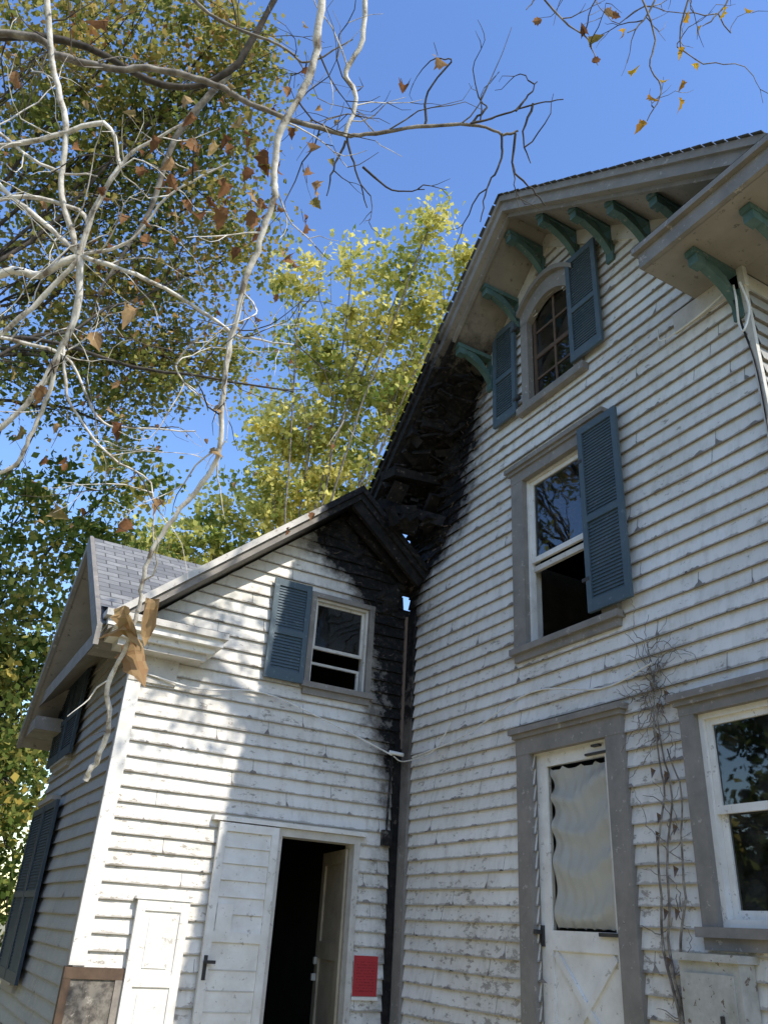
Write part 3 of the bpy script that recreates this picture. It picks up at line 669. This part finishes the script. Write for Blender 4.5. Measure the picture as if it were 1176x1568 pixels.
# ------------------------------------------------------------------ foreground sycamore limbs
E1=Vector((.8660,-.4970,.0558)); E2=Vector((-.2725,-.3759,.8856)); E3=Vector((.4193,.7821,.4610)); C0=Vector((-4.4,-7.44,1.6))
def limbpts(D,pts):
    o=C0+E3*D; k=D/1240
    return [o+E1*((x-588)*k)+E2*((784-y)*k) for x,y in pts]
sy=MB(); dl=MB()
def leaf(c,size,droop=None,mat='leaf_dry',tone=None,curl=1.0):
    tone=random.random() if tone is None else tone
    d=Vector((random.gauss(0,.5),random.gauss(0,.5),-1)).normalized() if droop is None else droop
    a=d.cross(Vector((random.gauss(0,1),random.gauss(0,1),random.gauss(0,.3)))).normalized(); nn=d.cross(a)
    prof=[(0,.02),(.10,.24),(.22,.24),(.30,.42),(.45,.25),(.62,.30),(.74,.14),(1.0,.0)]
    cl=random.uniform(.4,1.4)*curl; tw=random.uniform(-.8,.8)
    def pt(t,s,sg):
        return c+d*(t*size)+a*(sg*s*size*math.cos(cl*s*1.5))+nn*(size*(abs(s)*math.sin(cl*1.8*s+.2)+.22*math.sin(t*3+cl)*cl+.12*tw*t*sg*s))
    for sg in (-1,1):
        for i in range(len(prof)-1):
            (t0,s0),(t1,s1)=prof[i],prof[i+1]
            P=[pt(t0,0,sg),pt(t0,s0*.5,sg),pt(t1,s1*.5,sg),pt(t1,0,sg)]
            Q=[pt(t0,s0*.5,sg),pt(t0,s0,sg),pt(t1,s1,sg),pt(t1,s1*.5,sg)]
            for R in (P,Q): dl.poly(R,mat,[(min(1,max(0,tone+random.uniform(-.07,.07))),0)]*4)
def limb(D,pts,r0,r1,mat='bark_white',jit=.006,twigs=3,tw=.25):
    P=spline(limbpts(D,pts),5,jit*.5); sy.tube(P,r0,r1,mat,7,.12)
    for i in range(twigs):
        j=random.randint(1,len(P)-2); base=P[j]; d=(P[j+1]-P[j]).normalized()
        side=(E1*random.gauss(0,1)+E2*random.gauss(0,1)+E3*random.gauss(0,.5)); d=(d*.6+side.normalized()).normalized()
        q=[base]; n=random.randint(4,9)
        for k in range(n):
            d=(d+Vector([random.gauss(0,.28) for _ in range(3)])).normalized(); q.append(q[-1]+d*tw*random.uniform(.12,.3))
            if random.random()<.35 and k>0:
                d2=(d+Vector([random.gauss(0,.7) for _ in range(3)])).normalized(); qq=[q[-1]]
                for _ in range(3): d2=(d2+Vector([random.gauss(0,.3) for _ in range(3)])).normalized(); qq.append(qq[-1]+d2*tw*.16)
                sy.tube(qq,.0022,.001,mat if random.random()<.5 else 'bark_dark',4)
        sy.tube(q,.0042,.0013,mat if random.random()<.6 else 'bark_dark',4)
limb(3.1,[(500,-60),(488,60),(470,125),(430,200),(420,265),(420,300),(398,370),(372,445),(350,540),(340,620),(333,700),(290,765),(238,830),(222,880),(212,935)],.0155,.008,twigs=12,tw=.3)
limb(3.1,[(212,935),(190,1000),(165,1050),(168,1110),(150,1160),(131,1195)],.008,.011,'bark_white',twigs=2,tw=.2)
limb(4.2,[(-60,40),(60,60),(90,85),(180,105),(240,105),(330,130),(385,160),(440,180),(520,205),(560,205),(640,195),(720,190),(770,205),(793,200)],.022,.006,'bark_grey',twigs=12,tw=.5)
for p in ([(720,190),(745,165),(738,158)],[(768,205),(765,250),(745,290),(735,340)],[(790,205),(785,255),(815,290),(835,315)],[(720,190),(760,178),(815,160),(862,152)],[(790,170),(805,150),(822,125)],[(815,160),(800,210),(812,250)],[(650,195),(655,140),(690,95),(670,90)],[(530,210),(545,260),(562,318)],[(530,215),(510,260),(500,300)],[(555,255),(600,290),(650,290)]):
    limb(4.2,p,.007,.0028,'bark_dark',twigs=1,tw=.22)
limb(4.2,[(528,210),(545,150),(530,110),(555,60),(560,-40)],.012,.014,twigs=5,tw=.4)
limb(4.6,[(250,-60),(320,20),(430,70),(470,95),(540,60)],.012,.004,'bark_grey',twigs=6,tw=.4)
for p,r0,r1,t in (([(122,390),(150,310),(185,255),(215,225),(300,180)],.016,.005,6),([(185,255),(160,190),(60,215),(-60,230)],.010,.014,4),([(122,390),(95,300),(100,190),(80,90),(70,-60)],.015,.014,5),
  ([(122,390),(60,420),(20,415),(-60,440)],.018,.020,4),([(122,390),(60,335),(-60,230)],.012,.013,4),([(122,390),(120,470),(95,530),(40,620),(-60,700)],.018,.013,6),
  ([(122,390),(230,430),(330,490),(370,515),(450,528)],.012,.004,8),([(122,395),(50,470),(-60,560)],.012,.013,4),([(95,530),(75,600),(45,670),(20,715),(-60,740)],.010,.010,4),
  ([(-60,505),(60,530),(110,555),(150,640),(200,655),(300,660)],.010,.003,8),([(330,490),(270,560),(320,620)],.005,.003,4),([(122,390),(200,370),(260,300),(350,250)],.009,.004,7),
  ([(-60,150),(60,250),(150,270)],.010,.004,4),([(95,530),(110,620),(170,700),(230,740),(235,830)],.008,.003,7),([(-60,320),(40,300),(130,330),(122,385)],.011,.011,4)):
    limb(3.8 ,p,r0,r1,twigs=t,tw=.35)
limb(6,[(-80,60),(100,60),(250,130),(350,110),(420,0),(450,-60)],.03,.02,'bark_dark',twigs=8,tw=.6)
limb(6.5,[(-80,520),(60,520),(200,560),(330,580),(450,600)],.022,.006,'bark_dark',twigs=8,tw=.6)
limb(7,[(350,110),(270,210),(230,320),(150,450)],.035,.012,'bark_grey',twigs=8,tw=.6)
sy.tube(spline([(-7.8,-4.5,0),(-7.6,-4.4,2.5),(-7.3,-4.3,5),(-6.9,-4.1,8)]),.30,.16,'bark_grey',12)
for D,pts in ((3.8,[(-60,440),(-60,700),(-60,230)]),(4.2,[(-60,40)]),(6,[(-80,60)]),(6.5,[(-80,520)])):
    for q in limbpts(D,pts): sy.tube(spline([q,(q*.5+Vector((-7.2,-4.3,q.z-1.0))*.5)+Vector((0,0,.2)),Vector((-7.3,-4.3,q.z-1.5))]),.022,.07,'bark_grey',7)
for (x,y) in [(480,240),(620,150),(470,290),(465,350),(670,95),(245,395),(410,240),(345,310),(385,330),(420,320),(300,220),(300,340),(190,665),(165,725),(200,810),(255,780),(15,570),(75,605),(120,240),(470,110),(450,145),(370,205),(330,240),(395,300),(350,330),(260,250),(280,150),(90,790),(60,800),(160,30),(25,120),(30,660),(140,520),(205,490)]:
    q=limbpts(3.7,[(x,y)])[0]; leaf(q+E2*.03,random.uniform(.075,.12)); sy.tube([q+E2*.03,q+E2*.09+E1*random.uniform(-.02,.02)],.0015,.0015,'bark_dark',4)
for i in range(60):
    q=limbpts(random.uniform(3.6,4.2),[(random.gauss(330,75),random.gauss(270,60))])[0]; leaf(q,random.uniform(.05,.10),None,'leaf_dry',random.choice([.1,.3,.5,1.0,1.0]))
for i in range(120):
    q=limbpts(random.uniform(3.8,5.5),[(random.uniform(-20,520),random.uniform(-20,820))])[0]; leaf(q,random.uniform(.03,.07))
for (x,y,s,t) in ((200,938,.15,.8),(226,940,.14,.76),(212,985,.19,.66),(186,950,.12,.72),(216,955,.14,.8),(338,622,.07,.8),(335,688,.075,.8)): leaf(limbpts(3.1,[(x,y)])[0]+E2*.02,s,Vector((random.gauss(0,.25),random.gauss(0,.25),-1)).normalized(),'leaf_dry',t,1.5)
tree=empty('sycamore_tree'); sy.build('limbs',tree,True,False); dl.build('dry_leaves',tree)
sy=MB(); dl=MB()
for p in ([(790,-60),(860,30),(900,60),(915,100)],[(960,-60),(1000,50),(995,100),(1012,140),(990,185)],[(1070,-60),(1040,60),(1070,95)],[(1030,-60),(985,30),(960,50)],[(1150,-60),(1100,20),(1075,40)],[(900,-60),(830,-10),(805,15)]):
    limb(5.0,p,.007,.003,'bark_grey',twigs=3,tw=.28)
for (x,y) in [(1070,95),(1040,125),(990,190),(960,50),(1050,75),(1075,40),(1035,150),(1000,140),(1010,120),(905,65),(925,15),(895,45),(830,30),(905,95),(1140,10),(1100,15),(1045,30),(935,20),(960,105)]:
    leaf(limbpts(5.0,[(x,y)])[0],random.uniform(.06,.10),Vector((random.gauss(0,1),random.gauss(0,1),-.6)).normalized(),'leaf_yellow' if x>940 else 'leaf_dry')
sy.tube(spline([(3.5,-10.5,0),(3.4,-10.4,5),(2.6,-10,9),(1.2,-9,11.5),(-.6,-7,10.9),(-1.4,-6,10.2)]),.3,.03,'bark_dark',10)
for i in range(260):
    c=Vector((random.gauss(-.75,.5),random.gauss(-6.1,.3),random.gauss(9.85,.32)))
    leaf(c,random.uniform(.08,.13),Vector((random.gauss(0,1),random.gauss(0,1),-.8)).normalized(),'leaf_yellow')
for i in range(16):
    a=Vector((-.7,-7,10.9));b=Vector((random.gauss(-.75,.5),random.gauss(-6.1,.4),random.gauss(9.85,.4)))
    sy.tube(spline([a,(a+b)/2+Vector((0,0,.2)),b],4,.01),.02,.005,'bark_dark',5)
tree2=empty('maple_tree'); sy.build('limbs',tree2,True,False); dl.build('leaves',tree2)
# ------------------------------------------------------------------ leafy trees
def foliage(name,parent,blobs,nclump,nleaf,size,mat,cr=.38,bias=0.5,flat=.8,tv=.15):
    cs=[];tone=[]
    for (x,y,z,r) in blobs:
        n=max(3,int(nclump*r*r))
        d=rng.normal(size=(n,3)); d/=np.linalg.norm(d,axis=1)[:,None]
        rad=r*rng.random(n)**.42*rng.uniform(.8,1.15,n)
        cc=np.array([x,y,z])+d*rad[:,None]*np.array([1,1,flat])
        bt=rng.normal(bias,.10)
        for c in cc:
            k=max(4,int(nleaf*rng.uniform(.3,1.4))); rr=cr*rng.uniform(.5,1.35)
            p=c+rng.normal(size=(k,3))*rr*np.array([1,1,.55])*.6
            cs.append(p); tone.append(np.clip(bt+rng.normal(0,tv)+rng.normal(0,.15,k),0,1))
    cs=np.concatenate(cs);tone=np.concatenate(tone);n=len(cs)
    a=rng.normal(size=(n,3));a/=np.linalg.norm(a,axis=1)[:,None]
    b=rng.normal(size=(n,3));b-=a*(a*b).sum(1)[:,None];b/=np.linalg.norm(b,axis=1)[:,None]
    s=size*rng.uniform(.55,1.3,n)[:,None]
    c3=np.cross(a,b)
    V=np.stack([cs-a*s*.55,cs+b*s*.42-a*s*.05+c3*s*.1,cs+a*s*.55,cs-b*s*.42-a*s*.05+c3*s*.1],1).reshape(-1,3)
    me=bpy.data.meshes.new(name); me.vertices.add(n*4); me.vertices.foreach_set('co',V.ravel())
    me.loops.add(n*4); me.loops.foreach_set('vertex_index',np.arange(n*4,dtype=np.int32))
    me.polygons.add(n); me.polygons.foreach_set('loop_start',np.arange(0,n*4,4,dtype=np.int32)); me.polygons.foreach_set('loop_total',np.full(n,4,dtype=np.int32))
    me.materials.append(M[mat]); me.update(calc_edges=True)
    uvl=me.uv_layers.new(name='UVMap'); uvl.data.foreach_set('uv',np.stack([np.repeat(tone,4),np.zeros(n*4)],1).astype(np.float32).ravel())
    o=bpy.data.objects.new(name,me); scene.collection.objects.link(o); o.parent=parent; return n
def wood(parent,base,hub,blobs,r,mat='bark_dark',tw=5,lr=.2):
    mb=MB(); b=Vector(base);h=Vector(hub)
    mb.tube(spline([b,b.lerp(h,.35)+Vector((.15,.1,0)),b.lerp(h,.7),h],5,.03),r,r*.6,mat,10)
    for (x,y,z,rr) in blobs:
        c=Vector((x,y,z)); m=h.lerp(c,.5)+Vector([random.gauss(0,.35) for _ in range(3)])
        P=spline([h+Vector((0,0,random.uniform(-1.5,.3))),m,c],6,.03); mb.tube(P,r*lr,r*.06,mat,6)
        for i in range(tw):
            q=P[random.randint(len(P)//2,len(P)-1)]; e=c+Vector([random.gauss(0,1) for _ in range(3)]).normalized()*rr*.9
            mb.tube(spline([q,q.lerp(e,.5)+Vector((0,0,.15)),e],4,.03),r*.06,r*.018,mat,4)
    mb.build('trunk_and_limbs',parent,True,False)
raw=[(1.55,2.45,14.09),(1.5,3.3,13.38),(0.49,3.68,13.5),(-0.3,4.37,13.12),(1.19,4.28,12.58),(2.22,3.67,12.63),(0.75,5.07,11.9),(2.2,4.82,11.35),(0.41,6.0,10.83),(1.83,5.71,10.39),(2.8,4.27,11.6),(0.43,6.95,9.25),(-0.38,7.56,8.51),(1.41,6.52,9.37),(-1.35,7.86,8.35),(2.39,2.75,13.4)]
rad=[.7,1.05,.75,.8,1.2,1.3,1.5,1.6,1.6,1.8,1.5,1.6,1.3,1.8,1.1,.85]
blc=[(x*1.41+1.8,y*1.41+3.05,z*1.41-.66,r) for (x,y,z),r in zip(raw,rad)]
t=empty('tulip_poplar_tree'); wood(t,(4.4,14.5,0),(3.6,12.6,8),blc,.26,'bark_grey',3,.15); n1=foliage('foliage',t,blc,19,52,.165,'leaf_c',.46,.52)
raw=[(-5.25,-0.58,10.16),(-4.5,-0.85,10.41),(-3.65,-1.21,10.64),(-5.03,0.39,9.3),(-4.17,-0.06,9.75),(-3.57,-0.52,10.11),(-3.36,-1.11,10.53),(-4.41,1.12,8.5),(-3.61,0.78,8.87),(-3.14,0.02,9.58),(-2.73,0.46,9.07),(-4.39,1.8,7.56),(-3.52,1.6,7.81),(-3.0,1.44,7.93),(-2.39,1.23,8.06),(-3.31,1.97,7.2)]
rad=[1.4,1.4,1.1,1.4,1.3,1.1,.8,1.3,1.4,1.1,1.0,1.1,1.2,1.0,.8,.7]
blt=[(x*1.27+1.19,y*1.27+2.0,z*1.27-.43,r) for (x,y,z),r in zip(raw,rad)]
t=empty('autumn_oak_tree'); wood(t,(-8.0,5.0,0),(-6.8,3.6,8),blt,.24,'bark_dark',4,.16); n2=foliage('foliage',t,blt,27,62,.088,'leaf_tl',.46,.45,.8,.2)
bll=[(-3.8,6.99,8.5,1.2),(-2.51,6.72,8.8,1.1),(-3.62,7.53,7.18,1.4),(-2.43,7.19,7.78,1.3),(-3.44,7.86,6.2,1.5),(-2.98,7.96,5.71,1.4),(-3.26,8.2,4.77,1.6),(-2.81,8.36,3.52,1.6),(-2.65,8.44,2.5,1.6),(-4.6,8,6,1.6),(-4.5,8.3,3.5,1.8),(-1.2,8.6,7.9,1.2),(-3.9,9,2,1.8),(-2.2,9.5,1.2,1.5)]
t=empty('green_maple_tree'); wood(t,(-4.2,9.5,0),(-3.6,8.9,5),bll,.2,'bark_dark',4,.2); n3=foliage('foliage',t,bll,16,46,.12,'leaf_ll',.42,.55,.8,.2)
far=[]
for (x,y,z,r) in ((-15,3,4.5,3),(-17,-2,6,3.4),(-16,-8,5,3.4),(-14,-13,5,3.2),(-18,6,8,3.2),(-12,10,5,3),(-9,14,5,3.2),(-4,17,5,3.2),(3,20,6,3),(-20,-5,10,3.2),(-15,7,3,3),(-19,1,3,3),
   (2,-27,4,3.6),(8,-25,5,3.6),(14,-22,6,3.6),(-5,-28,4,3.6),(20,-17,6,3.6)): far.append((x,y,z,r))
t=empty('distant_trees'); n4=foliage('foliage',t,far,14,60,.24,'leaf_far',.9,.4)
wood(t,(-17,-3,0),(-17,-3,5),far[:6]+far[9:12],.3); 
mb=MB()
for (x,y,z,r) in far: mb.tube([(x,y,0),(x,y,z)],.22,.1,'bark_dark',7)
mb.build('trunks',t,True,False)
g=MB(); g.poly([(-300,-300,0),(300,-300,0),(300,300,0),(-300,300,0)],'ground'); g.build('ground')
# ------------------------------------------------------------------ light, sky, camera
k=.256; m_=1.0
el=math.atan2(m_,math.hypot(k,1)); sd_=Vector((k,-1,m_)).normalized()
sun=bpy.data.lights.new('sun','SUN'); sun.energy=5.0; sun.angle=math.radians(.5); sun.color=(1,.94,.84)
so=bpy.data.objects.new('sun',sun); scene.collection.objects.link(so); so.rotation_euler=sd_.to_track_quat('Z','Y').to_euler()
w=bpy.data.worlds.new('World'); scene.world=w; w.use_nodes=True; nt=w.node_tree; bg=nt.nodes['Background']
sk=nt.nodes.new('ShaderNodeTexSky'); sk.sky_type='NISHITA'; sk.sun_disc=False; sk.sun_elevation=el; sk.sun_rotation=math.atan2(k,-1)
sk.air_density=1.4; sk.dust_density=.4; sk.ozone_density=3.0
hs=nt.nodes.new('ShaderNodeHueSaturation'); hs.inputs['Hue'].default_value=.512; hs.inputs['Saturation'].default_value=1.17; hs.inputs['Value'].default_value=1.85
nt.links.new(sk.outputs[0],hs.inputs['Color'])
nt.links.new(hs.outputs[0],bg.inputs[0]); bg.inputs[1].default_value=.15
cam=bpy.data.cameras.new('camera'); co=bpy.data.objects.new('camera',cam); scene.collection.objects.link(co)
mt=Matrix((( .8660,-.2725,-.4193),(-.4970,-.3759,-.7821),(.0558,.8856,-.4610)))
co.matrix_world=Matrix.Translation(C0)@mt.to_4x4()
cam.sensor_fit='VERTICAL'; cam.sensor_height=24; cam.lens=24*1240/1568; cam.clip_end=1000; cam.clip_start=.05
scene.camera=co
scene.view_settings.view_transform='Standard'; scene.view_settings.look='None'; scene.view_settings.exposure=0
print('leaves',n1,n2,n3,n4)
